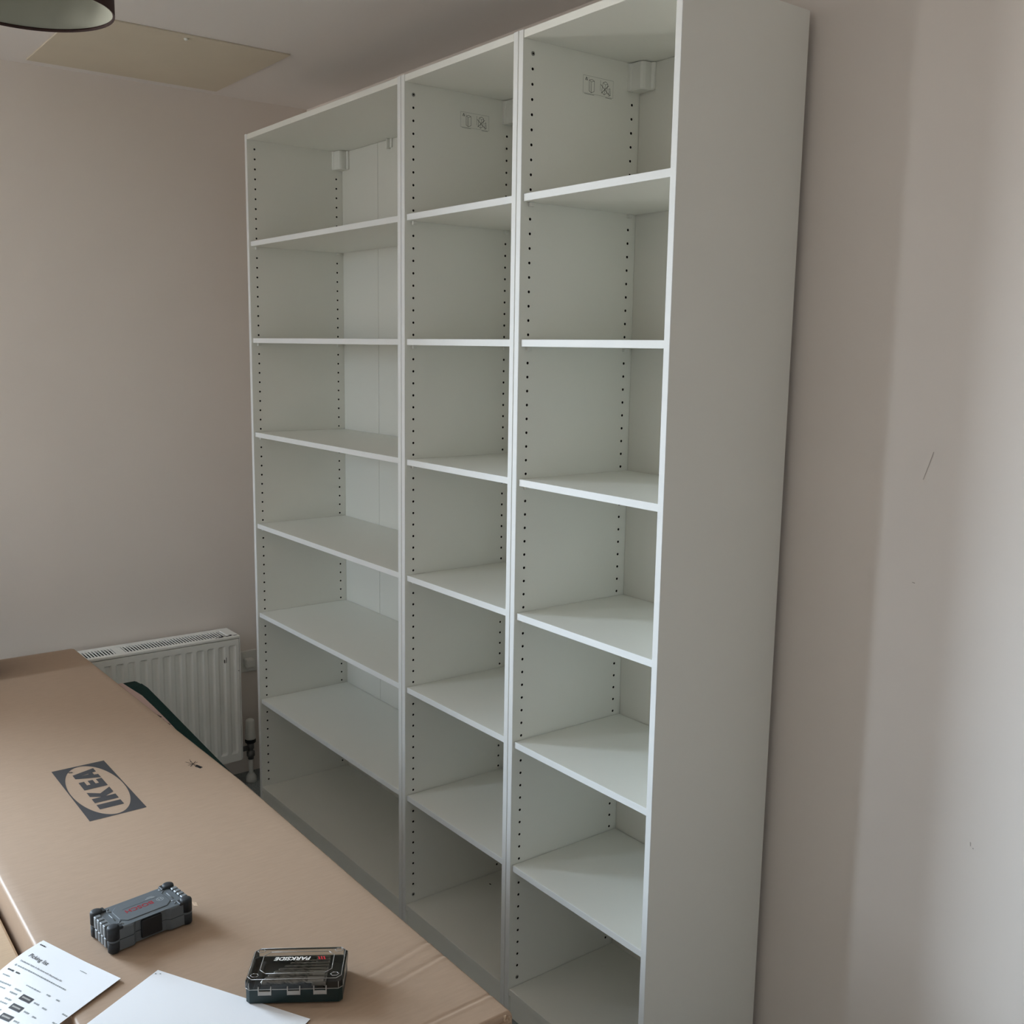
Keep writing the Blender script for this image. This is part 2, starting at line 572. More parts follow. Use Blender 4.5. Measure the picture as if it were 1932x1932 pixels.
def label_print():
    bm = bmesh.new()

    def ln(p, q, w=0.0007):
        p, q = Vector(p), Vector(q)
        n = Vector((-(q-p).y, (q-p).x)).normalized()*w/2
        bm.faces.new([bm.verts.new((0.0006, v.x, v.y)) for v in (p-n, q-n, q+n, p+n)])

    def poly(pl, w=0.0007, close=True):
        for a, b in zip(pl, pl[1:]+(pl[:1] if close else [])):
            ln(a, b, w)
    # border
    poly([(0, 0), (LW, 0), (LW, LH), (0, LH)], 0.0004)
    # warning triangle
    poly([(0.0065, 0.0285), (0.0135, 0.0285), (0.010, 0.0350)], 0.0013)
    ln((0.010, 0.0298), (0.010, 0.0328), 0.0012)
    ln((0.0155, 0.0335), (0.0185, 0.0335), 0.0006)
    # tall cabinet in perspective
    poly([(0.018, 0.006), (0.018, 0.029), (0.026, 0.0315), (0.034, 0.029), (0.034, 0.006), (0.025, 0.002)], 0.0010)
    poly([(0.018, 0.029), (0.025, 0.0262), (0.034, 0.029)], 0.0008, False)
    ln((0.025, 0.0262), (0.025, 0.002), 0.0010)
    ln((0.0215, 0.004), (0.0215, 0.0275), 0.0006)
    # toppling cabinet and figure, crossed out
    poly([(0.057, 0.009), (0.061, 0.030), (0.069, 0.033), (0.076, 0.029), (0.072, 0.008), (0.065, 0.0035)], 0.0010)
    ln((0.061, 0.030), (0.0685, 0.0262), 0.0008)
    ln((0.0685, 0.0262), (0.076, 0.029), 0.0008)
    ln((0.0685, 0.0262), (0.065, 0.0035), 0.0009)
    ln((0.054, 0.025), (0.079, 0.006), 0.0014)
    ln((0.056, 0.006), (0.079, 0.026), 0.0014)
    ln((0.053, 0.034), (0.053, 0.010), 0.0007)
    poly([(0.077, 0.006), (0.081, 0.012), (0.079, 0.018), (0.083, 0.020), (0.084, 0.008)], 0.0010)
    ln((0.079, 0.003), (0.085, 0.006), 0.0016)
    # small print lines below the border
    ln((0.004, -0.002), (0.034, -0.002), 0.0009)
    ln((0.069, -0.002), (0.089, -0.002), 0.0010)
    return obj('label_print_master', bm, 'ink_grey', recalc=False)


bm = bmesh.new()
box(bm, 0, 0.0004, -0.001, LW+0.001, -0.004, LH+0.001)
LBL = obj('label_master', bm, 'white')
LPR = label_print()


def shelving_unit(x0, width, label, connect, labelled, seams):
    u = thing('shelving_unit', label, 'shelving', (x0, 0, 0))
    for sgn, xx in ((1, T), (-1, width-T)):
        o = bpy.data.objects.new('side_panel', SP[sgn])
        C.objects.link(o)
        o.parent = u
        o.location = (xx, 0, 0)
    iw = width-2*T
    g = 0.0008
    # top, bottom, plinth
    bm = bmesh.new()
    box(bm, T+g, width-T-g, 0.0012, D-0.008, H-0.0006-0.0166, H-0.0006, 0.0006)
    obj('top_panel', bm, ['white'], u)
    bm = bmesh.new()
    box(bm, T+g, width-T-g, 0.0012, D-0.008, ZBOT-0.0175, ZBOT, 0.0006)
    obj('bottom_panel', bm, 'white', u)
    bm = bmesh.new()
    box(bm, T+g, width-T-g, 0.0065, 0.022, 0, ZBOT-0.0195, 0.0005)
    obj('plinth', bm, 'white', u)
    # back board in folded leaves
    xs = [T]+[s for s in seams]+[width-T]
    for a, b in zip(xs, xs[1:]):
        bm = bmesh.new()
        box(bm, a+0.0007, b-0.0007, D-0.014, D-0.010, ZBOT-0.015, H-0.018, 0.0007)
        obj('back_leaf', bm, 'back', u)
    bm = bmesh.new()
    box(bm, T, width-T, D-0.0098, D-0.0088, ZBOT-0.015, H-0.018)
    obj('back_lining', bm, 'recess_dark', u)
    # shelves
    bm = bmesh.new()
    sd = D-0.0165-0.006
    box(bm, T+0.0014, width-T-0.0014, 0, sd, -ST, 0, 0.0006)
    for f in bm.faces:
        f.normal_update()
        if f.calc_center_median().y < 0.0008:
            f.material_index = 1
    first = None
    for j, sz in enumerate(SHELF_Z):
        if first is None:
            first = obj('shelf', bm, ['white', 'edge'], u, loc=(0, 0.006, sz))
            sh = first
        else:
            sh = linked('shelf', first, u, (0, 0.006, sz))
        for yy in (HYF, HYB):
            linked('shelf_peg', PEG, sh, (T, yy-0.006, -ST-0.0028))
            linked('shelf_peg', PEG, sh, (width-T, yy-0.006, -ST-0.0028), PI)
    # corner bracket covers
    linked('corner_bracket', BRK, u, (T, D-0.0142, H-0.0175-0.0635))
    linked('corner_bracket', BRKR, u, (width-T, D-0.0142, H-0.0175-0.0635))
    if not connect:
        bm = bmesh.new()
        box(bm, 0.345, 0.349, D-0.030, D-0.0142, H-0.050, H-0.0175, 0.001)
        box(bm, 0.349, 0.362, D-0.018, D-0.0142, H-0.046, H-0.0175, 0.001)
        obj('back_clip', bm, 'plastic_white', u)
    elif width > 0.492:
        bm = bmesh.new()
        box(bm, 0.064, 0.072, 0.2655, 0.2690, ZBOT-0.0004, ZBOT+0.0003)
        obj('screw_slot', bm, 'recess_dark', u)
    # connector bolts
    if connect:
        for zz in (HZ0, HZ0+HP*(NH-1)):
            linked('connector_bolt', BOLT, u, (T, HYF, zz))
    if labelled:
        lb = linked('warning_label', LBL, u, (T, 0.1745, 2.2565))
        lb['label'] = 'small pictogram warning label'
        linked('label_print', LPR, lb, (0, 0, 0))
    return u


U1 = shelving_unit(0.0, 0.9938, 'wide white open shelving unit next to the radiator', False, False, (0.2648, 0.729))
U2 = shelving_unit(0.9960, 0.4930, 'narrow white open shelving unit between the wide unit and the end unit', True, True, (0.2465,))
U3 = shelving_unit(1.4908, 0.4912, 'narrow white open shelving unit at the right end with its side panel showing', True, True, ())
for o in (PEG, BOLT, BRK, BRKR, LBL, LPR):
    bpy.data.objects.remove(o)

# ================================================================== radiator
RX, RT, RB, RY0, RY1 = -0.17, 0.604, 0.118, -0.95, 0.009
RDP = 0.128
rad = thing('radiator', 'white fluted panel radiator with slotted top grille below the left wall', 'radiator', (RX, 0, 0))
bm = bmesh.new()
fl_p, fl_w = 0.0408, 0.0215
ycs = []
yc = -0.0228
while yc > RY0+0.03:
    ycs.append(yc)
    yc -= fl_p
ycs = ycs[::-1]
ys = [(RY0+0.004, 0.0)]
for yc in ycs:
    ys += [(yc-fl_w/2-0.003, 0), (yc-fl_w/2+0.002, 0.75), (yc-fl_w/2+0.005, 1), (yc+fl_w/2-0.005, 1), (yc+fl_w/2-0.002, 0.75), (yc+fl_w/2+0.003, 0)]
ys.append((RY1-0.006, 0.0))
zs_ = [(RB, 0), (RB+0.030, 0), (RB+0.038, 0.85), (RB+0.046, 1), (RT-0.052, 1), (RT-0.038, 0.9), (RT-0.033, 0), (RT-0.012, 0)]
dep = 0.0065
g_ = [[bm.verts.new((-dep*a*b, y, z)) for (z, b) in zs_] for (y, a) in ys]
for A, B in zip(g_, g_[1:]):
    for k in range(len(zs_)-1):
        f = bm.faces.new((A[k], B[k], B[k+1], A[k+1]))
        f.smooth = False
# return edges
ring = [g_[i][0] for i in range(len(g_))]+[g_[-1][k] for k in range(1, len(zs_))]+[g_[i][-1] for i in range(len(g_)-2, -1, -1)]+[g_[0][k] for k in range(len(zs_)-2, 0, -1)]
rb_ = [bm.verts.new((-0.012, v.co.y, v.co.z)) for v in ring]
for i in range(len(ring)):
    j = (i+1) % len(ring)
    bm.faces.new((ring[i], rb_[i], rb_[j], ring[j]))
obj('front_panel', bm, 'rad', rad)
bm = bmesh.new()
box(bm, -RDP, -RDP+0.010, RY0+0.004, RY1-0.006, RB, RT-0.012, 0.002)
obj('rear_panel', bm, 'rad', rad)
for ya, yb in ((RY0, RY0+0.0035), (RY1-0.0035, RY1)):
    bm = bmesh.new()
    box(bm, -RDP-0.002, 0.0, ya, yb, RB+0.004, RT-0.004, 0.0015)
    obj('side_cover', bm, 'rad', rad)
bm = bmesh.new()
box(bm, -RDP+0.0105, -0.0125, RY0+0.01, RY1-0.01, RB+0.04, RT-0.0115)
obj('slot_shade_block', bm, 'slot_shade', rad)  # solid dark block standing in for the shade seen through the slots
bm = bmesh.new()                                       # grille: rails, end plates and slats
box(bm, -0.024, -0.001, RY0, RY1, RT-0.010, RT, 0.002)
box(bm, -RDP-0.001, -RDP+0.030, RY0, RY1, RT-0.010, RT, 0.002)
box(bm, -RDP, 0.0-0.002, RY1-0.040, RY1, RT-0.009, RT+0.0006, 0.002)
box(bm, -RDP, 0.0-0.002, RY0, RY0+0.040, RT-0.009, RT+0.0006, 0.002)
obj('top_grille', bm, 'rad', rad)
bm = bmesh.new()
yy = RY1-0.040-0.0107
n = 0
while yy > RY0+0.045:
    wv = 0.0024
    if n in (34, 35, 36):
        wv = 0.0052
    box(bm, -RDP+0.028, -0.022, yy-wv, yy+wv, RT-0.0022, RT-0.0008)
    yy -= 0.0107
    n += 1
obj('grille_slats', bm, 'rad', rad)['kind'] = 'stuff'
# chipped paint near the end
for (xx, yy, sx, sy) in ((-0.012, -0.062, 0.004, 0.012), (-0.020, -0.050, 0.003, 0.008), (-0.014, -0.030, 0.004, 0.014), (-0.022, -0.020, 0.005, 0.006), (-0.012, -0.006, 0.003, 0.009), (-0.008, -0.080, 0.0015, 0.003)):
    bm = bmesh.new()
    prism(bm, [(xx-sx, yy-sy), (xx+sx, yy-sy*0.5), (xx+sx*0.6, yy+sy), (xx-sx*0.8, yy+sy*0.7)], RT+0.0005, RT+0.0011)
    obj('paint_chip', bm, 'ink_black', rad)
for (yy, zz, ly, lz_) in ((-0.047, 0.518, 0.0010, 0.010), (-0.053, 0.514, 0.0012, 0.006), (0.000, 0.470, 0.0015, 0.0015)):
    bm = bmesh.new()
    box(bm, -0.007 if yy < -0.01 else -0.001, 0.0006, yy-ly, yy+ly, zz-lz_, zz+lz_)
    obj('scratch', bm, 'ink_grey', rad)
for yy in (-0.16, -0.80):
    bm = bmesh.new()
    box(bm, WX-RX, -RDP, yy-0.02, yy+0.02, RB+0.06, RT-0.06, 0.002)
    obj('wall_bracket', bm, 'rad', rad)

# thermostatic valve with pipe
vx, vy = -0.222, 0.0605
v = thing('radiator_valve', 'white thermostatic radiator valve with black collar on its pipe', 'valve', (vx, vy, 0))
bm = bmesh.new()
lathe(bm, [(0, 0.2515), (0.012, 0.2515), (0.0155, 0.249), (0.017, 0.243), (0.0185, 0.205), (0.0205, 0.178), (0.0205, 0.174), (0, 0.174)], 24)
obj('valve_head', bm, 'plastic_white', v)
bm = bmesh.new()
lathe(bm, [(0, 0.174), (0.0208, 0.174), (0.021, 0.170), (0.0205, 0.161), (0.018, 0.158), (0, 0.158)], 24)
obj('valve_collar', bm, 'black', v)
bm = bmesh.new()
lathe(bm, [(0, 0.158), (0.013, 0.158), (0.0135, 0.135), (0.010, 0.131), (0.010, 0.124), (0.0155, 0.122), (0.0155, 0.105), (0.011, 0.101), (0.011, 0.092), (0, 0.092)], 16)
tube(bm, (0, 0.0, 0.138), (0, RY1-vy-0.0005, 0.138), 0.010, 14)
obj('valve_body', bm, 'chrome', v)
bm = bmesh.new()
tube(bm, (0, 0, 0.095), (0, 0, 0.0), 0.0085, 14)
obj('pipe', bm, 'plastic_white', v)
bm = bmesh.new()
lathe(bm, [(0.0088, 0.036), (0.012, 0.034), (0.019, 0.022), (0.0205, 0.010), (0.0205, 0.0), (0.0088, 0.0)], 20)
obj('pipe_cover', bm, 'plastic_white', v)

# socket with plug on the left wall, half behind the radiator
sk = thing('wall_socket', 'white double wall socket with a plug beside the radiator end', 'socket', (WX, 0.060, 0.4105))
bm = bmesh.new()
box(bm, 0, 0.010, -0.073, 0.073, 0, 0.086, 0.003, 2)
fp = obj('face_plate', bm, 'plastic_white', sk)
for yy in (-0.035, 0.035):
    bm = bmesh.new()
    box(bm, 0.009, 0.0125, yy-0.020, yy-0.008, 0.062, 0.078, 0.001)
    obj('rocker_switch', bm, 'plastic_white', fp)
bm = bmesh.new()
box(bm, 0.0102, 0.040, 0.018, 0.052, 0.022, 0.058, 0.006, 2)
plug = tag(obj('electric_plug', bm, 'plastic_white', None, loc=(WX, 0.060, 0.4105)), 'small white plug pushed into the wall socket', 'plug')

# ================================================================== cartons
BX0, BX1, BY0, BY1, BZ = -0.166, 2.243, -1.110, -0.558, 0.66
BTH = 0.15
carton = thing('flat_pack_carton', 'long brown cardboard carton with dark printed logo lying in front of the shelves', 'carton', (0, 0, BZ-BTH))
bm = bmesh.new()
nx, ny = 150, 26
CRE = [(2.0374, -0.707, 2.0062, -0.559), (2.079, -0.700, 2.0555, -0.561), (2.1915, -0.683, 2.1887, -0.5606)]


def top_h(x, y):
    zv = 0.0
    for i, (xa_, ya_, xb_, yb_) in enumerate(CRE):
        tt = (y-ya_)/(yb_-ya_)
        xc = xa_+(xb_-xa_)*tt
        fade = 1.0 if i == 2 else max(0.0, min(1.0, (tt+0.35)/0.5))
        dd = (x-xc)
        zv += fade*(-0.0013*math.exp(-(dd/0.0034)**2)+0.0007*math.exp(-((dd-0.007)/0.004)**2))
    return zv


xs_ = []
x = BX0
while x < 1.95:
    xs_.append(x)
    x += 0.03
x = 1.95
while x < BX1-0.006:
    xs_.append(x)
    x += 0.0022
xs_ += [BX1-0.006, BX1-0.0025, BX1-0.0007, BX1]
yy_ = [BY0, BY0+0.0007, BY0+0.003, BY0+0.006]+[BY0+0.006+(BY1-BY0-0.012)*i/ny for i in range(1, ny)]+[BY1-0.006, BY1-0.003, BY1-0.0007, BY1]


def edge_drop(d):
    d = max(0.0, 0.006-d)
    return 0.006-math.sqrt(max(0, 0.006**2-d*d)) if d > 0 else 0.0


def bend(x, y):
    """the long back edge of the carton is not quite straight"""
    if y > -0.62:
        w = (y+0.62)/0.062
        s = 0.0
        if x < 1.18:
            s = -0.026+(x-BX0)/(1.18-BX0)*0.031
        elif x < 1.8:
            s = 0.005-(x-1.18)/0.62*0.006
        else:
            s = -0.001
        return s*w
    return 0.0


grid = []
for x in xs_:
    col = []
    for y in yy_:
        zz = BTH+top_h(x, y)-edge_drop(x-BX0)-edge_drop(BX1-x)-edge_drop(y-BY0)-edge_drop(BY1-y)
        col.append(bm.verts.new((x, y+bend(x, y), zz)))
    grid.append(col)
for A, B in zip(grid, grid[1:]):
    for k in range(len(yy_)-1):
        bm.faces.new((A[k], B[k], B[k+1], A[k+1])).smooth = True
ring = [c[0] for c in grid]+grid[-1][1:]+[c[-1] for c in grid[-2::-1]]+grid[0][-2:0:-1]
low = [bm.verts.new((v_.co.x, v_.co.y, 0)) for v_ in ring]
for i in range(len(ring)):
    j = (i+1) % len(ring)
    bm.faces.new((ring[i], low[i], low[j], ring[j]))
bm.faces.new(low)
obj('carton_body', bm, 'card', carton)

# printed logo: rectangle with oval opening and four slab letters
LX0, LX1, LY0, LY1 = 0.8815, 1.2015, -0.9025, -0.7815
bm = bmesh.new()
zt = BTH+0.0003
cx_, cy_ = (LX0+LX1)/2, (LY0+LY1)/2
ax, ay = (LX1-LX0)/2, (LY1-LY0)/2
N = 96
outer, inner = [], []
for i in range(N):
    an = 2*PI*i/N
    c, s = math.cos(an), math.sin(an)
    k = 1/max(abs(c), abs(s))
    outer.append(bm.verts.new((cx_+ax*c*k, cy_+ay*s*k, zt)))
    inner.append(bm.verts.new((cx_+ax*0.965*c, cy_+ay*0.955*s, zt)))
for i in range(N):
    j = (i+1) % N
    bm.faces.new((outer[i], outer[j], inner[j], inner[i]))
# letters: baseline runs towards -x, letter tops towards -y ; unit coordinates u (reading), v (up)
LLEN, LHT = 0.232, 0.052


def P_(u, v):
    return (cx_+LLEN/2-u*LLEN-0.003, cy_+LHT/2-v*LHT)


def lp_(pts):
    bm.faces.new([bm.verts.new((*P_(u, v), zt)) for u, v in pts])


lp_([(0.0, 0), (0.115, 0), (0.115, 1), (0.0, 1)])                                             # I
lp_([(0.165, 0), (0.275, 0), (0.275, 0.42), (0.275, 0.58), (0.275, 1), (0.165, 1)])           # K stem
lp_([(0.275, 0.42), (0.34, 0), (0.475, 0), (0.365, 0.52), (0.275, 0.58)])
lp_([(0.275, 0.58), (0.365, 0.52), (0.45, 1), (0.335, 1)])
lp_([(0.52, 0), (0.63, 0), (0.63, 1), (0.52, 1)])                                             # E
for vv in ((0, 0.25), (0.39, 0.61), (0.76, 1)):
    lp_([(0.63, vv[0]), (0.735, vv[0]), (0.735, vv[1]), (0.63, vv[1])])
lp_([(0.755, 0), (0.855, 0), (0.862, 0.17), (0.90, 0.36), (0.895, 0.72), (0.845, 1)])         # A
lp_([(0.90, 0.36), (0.862, 0.17), (0.925, 0.17), (0.915, 0.36)])
lp_([(0.925, 0.17), (0.93, 0), (1.035, 0), (0.955, 1), (0.845, 1), (0.895, 0.72), (0.915, 0.36)])
# small registered mark ring
for i in range(12):
    a0, a1 = 2*PI*i/12, 2*PI*(i+1)/12
    u0, v0 = P_(1.045, 0.98)
    q4 = [(u0+r*math.cos(a), v0+r*math.sin(a)) for r, a in ((0.0028, a0), (0.0046, a0), (0.0046, a1), (0.0028, a1))]
    bm.faces.new([bm.verts.new((px, py, zt)) for px, py in q4])
strip(bm, (u0-0.0012, v0-0.002), (u0-0.0012, v0+0.002), 0.0012, zt)
strip(bm, (u0-0.0012, v0), (u0+0.0018, v0+0.0016), 0.0010, zt)
lg = obj('printed_logo', bm, 'ink', carton, recalc=False)
lg['label'] = 'dark grey printed oval logo reading IKEA'
# pen scribble near the back edge
bm = bmesh.new()
sx, sy = 1.035, -0.611
for (a, b, w) in (((-0.030, -0.012), (0.010, 0.006), 0.0016), ((-0.020, 0.010), (0.004, -0.012), 0.0016), ((-0.028, 0.000), (0.016, -0.002), 0.0012), ((-0.012, 0.012), (-0.006, -0.014), 0.0016), ((0.004, 0.002), (0.026, 0.008), 0.0060), ((0.008, -0.002), (0.028, 0.004), 0.0030), ((-0.04, 0.002), (-0.02, -0.002), 0.0010)):
    strip(bm, (sx+a[0], sy+a[1]), (sx+b[0], sy+b[1]), w, zt)
obj('pen_scribble', bm, 'ink_black', carton, recalc=False)
# scuffed patches and the torn corner
for (px, py, l, w) in ((1.655, -0.842, 0.012, 0.004), (1.642, -0.852, 0.006, 0.002), (1.62, -0.90, 0.004, 0.003)):
    bm = bmesh.new()
    prism(bm, [(px-l, py-w*0.6), (px+l*0.4, py-w), (px+l, py+w*0.4), (px-l*0.3, py+w)], BTH-0.001, BTH+0.0003)
    obj('scuff', bm, 'card_torn', carton)
for i in range(6):
    a = Vector((BX1-0.006+0.007*random.random(), BY1-0.020+0.019*random.random(), BTH-0.003-0.012*random.random()))
    b = a+Vector((0.003+0.005*random.random(), 0.001+0.004*random.random(), 0.003+0.004*random.random()))
    c = a+Vector((0.003*random.random(), -0.002*random.random(), -0.009*random.random()))
    e_ = (b+c)/2+Vector((0.002, 0.002, -0.001))
    bm = bmesh.new()
    bm.faces.new([bm.verts.new(p) for p in (a, b, e_, c)])
    ft = obj('torn_fibre', bm, 'card_torn', carton)
    md = ft.modifiers.new('thickness', 'SOLIDIFY')
    md.thickness = 0.0010
    md.offset = 0
# end flap seam
bm = bmesh.new()
box(bm, BX1-0.001, BX1+0.0035, BY0+0.012, BY1-0.012, 0.010, BTH-0.012, 0.0015)
obj('end_flap', bm, 'card', carton)

# low table underneath the cartons
tb = thing('low_table', 'low wooden table underneath the cardboard cartons', 'table', (0, 0, 0))
TZ = BZ-BTH
bm = bmesh.new()
box(bm, -0.08, 2.16, -1.70, -0.455, TZ-0.025, TZ, 0.004, 2)
obj('table_top', bm, 'wood', tb)
for xx in (-0.03, 2.05):
    for yy in (-1.66, -0.56):
        bm = bmesh.new()
        box(bm, xx, xx+0.06, yy, yy+0.06, 0, TZ-0.025, 0.004)
        obj('leg', bm, 'wood', tb)

SZ = 0.605
side_c = thing('side_carton', 'tan cardboard carton lying lower beside the printed carton under the picking list', 'carton', (0, 0, 0))
bm = bmesh.new()
box(bm, 0.25, 2.20, -1.72, -1.119, TZ, SZ, 0.005, 2)
obj('carton_body', bm, 'card2', side_c)
bm = bmesh.new()
box(bm, 0.25+0.01, 2.20-0.01, -1.4205, -1.4195, SZ-0.001, SZ+0.0004)
obj('flap_seam', bm, 'card_torn', side_c)

# ================================================================== things behind the carton
gb = thing('green_bag', 'long flat dark green fabric bag lying along the back of the carton by the radiator', 'bag', (0, 0, 0))
bm = bmesh.new()
GT = 0.57
secs = []
nsec = 26
for i in range(nsec+1):
    t = i/nsec
    x = 0.040+t*1.36
    yo = -0.4284-0.0225*max(0, (x-0.11))/0.40*0.40/0.44
    if x < 0.11:
        yo = -0.436+0.0076*(x-0.04)/0.07
    yi = -0.552
    zt_ = GT+0.003*math.sin(t*9)-0.02*max(0, (x-1.0))
    rnd = 0.010
    prof = [(yi, 0.5105), (yi, zt_-rnd), (yi+rnd*0.3, zt_-rnd*0.3), (yi+rnd, zt_), (yo-rnd, zt_), (yo-rnd*0.3, zt_-rnd*0.3), (yo, zt_-rnd), (yo+0.002*math.sin(t*21), zt_-0.03), (yo-0.004, 0.5105)]
    secs.append([bm.verts.new((x, y, z)) for y, z in prof])
for A, B in zip(secs, secs[1:]):
    for k in range(len(A)):
        bm.faces.new((A[k], A[(k+1) % len(A)], B[(k+1) % len(A)], B[k])).smooth = True
bm.faces.new(secs[0])
bm.faces.new(secs[-1][::-1])
obj('bag_body', bm, 'green', gb)
bm = bmesh.new()
tube(bm, (0.05, -0.4275, GT-0.012), (0.11, -0.4265, GT-0.010), 0.003, 8)
tube(bm, (0.11, -0.4265, GT-0.010), (1.39, -0.4925, GT-0.020), 0.003, 8)
obj('seam_piping', bm, 'green', gb)

# pale pink leaflet tucked along the carton edge
lf = thing('pink_leaflet', 'narrow pale pink printed paper tucked between carton and green bag', 'paper', (0, 0, 0))
bm = bmesh.new()
pts_t = [(0.052, -0.4875, 0.5745), (0.097, -0.485, 0.5750), (0.211, -0.4762, 0.5755), (0.333, -0.4801, 0.5755), (0.468, -0.486, 0.5755), (0.5485, -0.4908, 0.5755), (0.63, -0.4969, 0.5755), (0.70, -0.503, 0.5750), (0.80, -0.514, 0.5745)]
A = [bm.verts.new(p) for p in pts_t]
B = [bm.verts.new((p[0], -0.5500, p[2]+0.0008)) for p in pts_t]
for i in range(len(A)-1):
    bm.faces.new((A[i], A[i+1], B[i+1], B[i]))
o = obj('sheet', bm, 'pink', lf)
md = o.modifiers.new('thickness', 'SOLIDIFY')
md.thickness = 0.0005
for (px, py, l, w) in ((0.428, -0.4965, 0.014, 0.007), (0.458, -0.498, 0.010, 0.005), (0.506, -0.4965, 0.010, 0.008), (0.534, -0.4985, 0.011, 0.007), (0.594, -0.502, 0.012, 0.006), (0.652, -0.5055, 0.007, 0.004)):
    bm = bmesh.new()
    strip(bm, (px-l, py-0.002), (px+l, py+0.002), w, 0.5772)
    obj('printed_mark', bm, 'ink_black', lf, recalc=False)

# dark bag at the far end of the carton, cut by the picture's left edge
db = thing('dark_bag', 'dark grey soft bag on the carton end, cut off by the left picture edge', 'bag', (-0.02, -0.965, BZ+0.0020))
bm = bmesh.new()
prof = [(0.0, 0.0), (0.85, 0.0), (0.97, 0.02), (1.0, 0.08), (0.98, 0.15), (0.90, 0.20), (0.70, 0.235), (0.40, 0.250), (0.0, 0.252)]
seg = 32
rings = []
for r_, z_ in prof:
    rings.append([bm.verts.new((0.10*r_*math.copysign(abs(math.cos(2*PI*i/seg))**0.7, math.cos(2*PI*i/seg)), 0.128*r_*math.copysign(abs(math.sin(2*PI*i/seg))**0.7, math.sin(2*PI*i/seg)), z_)) for i in range(seg)])
for a, b in zip(rings, rings[1:]):
    for i in range(seg):
        bm.faces.new((a[i], a[(i+1) % seg], b[(i+1) % seg], b[i])).smooth = True
bmesh.ops.remove_doubles(bm, verts=bm.verts[:], dist=1e-5)
obj('bag_body', bm, 'bag', db)
bm = bmesh.new()
pp = [(0, -0.05+0.1*i/10, 0.250+0.045*math.sin(PI*i/10)) for i in range(11)]
for a, b in zip(pp, pp[1:]):
    tube(bm, a, b, 0.006, 8)
obj('carry_handle', bm, 'bag', db)

# ================================================================== grey bit case
bc = thing('grey_tool_case', 'grey plastic drill bit case with dark rubber corners on the carton', 'case', (1.6835, -0.9462, BZ+0.0018), math.radians(97.5))
# local: +x along the length, y across ; height 0.045
HLEN, HWID, HC = 0.075, 0.042, 0.044


def sym_outline(l, w, rw, ra, ch):
    """outline with a recess in both long sides and notched ends"""
    r = [(-l, -w+ch), (-l+ch, -w), (-ra-0.006, -w), (-ra, -w+rw), (ra, -w+rw), (ra+0.006, -w), (l-ch, -w), (l, -w+ch)]
    return r+[(-x, -y) for x, y in r]


bm = bmesh.new()
prism(bm, sym_outline(0.0660, 0.0405, 0.0055, 0.0270, 0.006), 0.002, 0.0205, 0.0)
obj('case_base', bm, 'case_grey', bc)
bm = bmesh.new()
prism(bm, sym_outline(0.0655, 0.0400, 0.0055, 0.0270, 0.006), 0.0215, 0.0415, 0.0028, 2)
lid = obj('case_lid', bm, 'case_grey', bc)
bm = bmesh.new()
box(bm, -0.062, 0.062, -0.034, 0.034, 0.0205, 0.0215)
obj('seam', bm, 'case_dark', bc)
bm = bmesh.new()                                   # raised centre field on the lid
prism(bm, [(-0.046, -0.016), (-0.036, -0.027), (0.034, -0.027), (0.046, -0.016), (0.046, 0.016), (0.034, 0.027), (-0.036, 0.027), (-0.046, 0.016)], 0.0412, 0.0427, 0.0010, 2)
obj('lid_field', bm, 'case_grey', lid)
for sx_ in (-1, 1):
    for sy_ in (-1, 1):
        cx0, cy0 = sx_*0.0655, sy_*0.0335
        bm = bmesh.new()
        lathe(bm, [(0, 0.0), (0.0085, 0.0), (0.0100, 0.002), (0.0102, 0.0195), (0, 0.0195)], 18)
        obj('corner_bumper', bm, 'case_dark', bc, loc=(cx0, cy0, 0))
        bm = bmesh.new()
        lathe(bm, [(0, 0.0195), (0.0098, 0.0195), (0.0098, 0.0235), (0, 0.0235)], 18)
        obj('bumper_band', bm, 'case_grey', bc, loc=(cx0, cy0, 0))
        bm = bmesh.new()
        lathe(bm, [(0, 0.0235), (0.0104, 0.0235), (0.0104, 0.0425), (0.0095, 0.0452), (0.006, 0.0462), (0, 0.0465)], 18)
        box(bm, *sorted((-sx_*0.004, -sx_*0.0150)), -0.008, 0.008, 0.0390, 0.0440, 0.0015)
        obj('corner_bumper', bm, 'case_dark', bc, loc=(cx0, cy0, 0))
    # ribbed end latch between the corners
    lt = thing_l = None
    bm = bmesh.new()
    box(bm, *sorted((sx_*0.0650, sx_*0.0722)), -0.0238, 0.0238, 0.0025, 0.0425, 0.0015)
    lt = obj('end_latch', bm, 'case_dark', bc)
    for i in range(4):
        yy = -0.0175+i*0.0117
        bm = bmesh.new()
        box(bm, *sorted((sx_*0.0715, sx_*0.0752)), yy-0.0045, yy+0.0045, 0.0228, 0.0410, 0.0012)
        box(bm, *sorted((sx_*0.0640, sx_*0.0752)), yy-0.0045, yy+0.0045, 0.0395, 0.0440, 0.0012)
        box(bm, *sorted((sx_*0.0715, sx_*0.0742)), yy-0.0045, yy+0.0045, 0.0040, 0.0210, 0.0012)
        obj('latch_rib', bm, 'case_rib', lt)
    # V-shaped ridges on the lid near the ends
    bm = bmesh.new()
    for (p, q) in (((0.046, 0.031), (0.052, 0.024)), ((0.052, 0.024), (0.046, 0.018)), ((0.0525, 0.012), (0.0525, -0.012)), ((0.046, -0.031), (0.052, -0.024)), ((0.052, -0.024), (0.046, -0.018))):
        tube(bm, (sx_*p[0], p[1], 0.0418), (sx_*q[0], q[1], 0.0418), 0.0009, 6)
    obj('lid_ridge', bm, 'case_rib', lid)
for sy_ in (-1, 1):
    bm = bmesh.new()
    box(bm, -0.0185, 0.0185, *sorted((sy_*0.0340, sy_*0.0395)), 0.006, 0.0385, 0.0015)
    obj('side_latch', bm, 'black', bc)
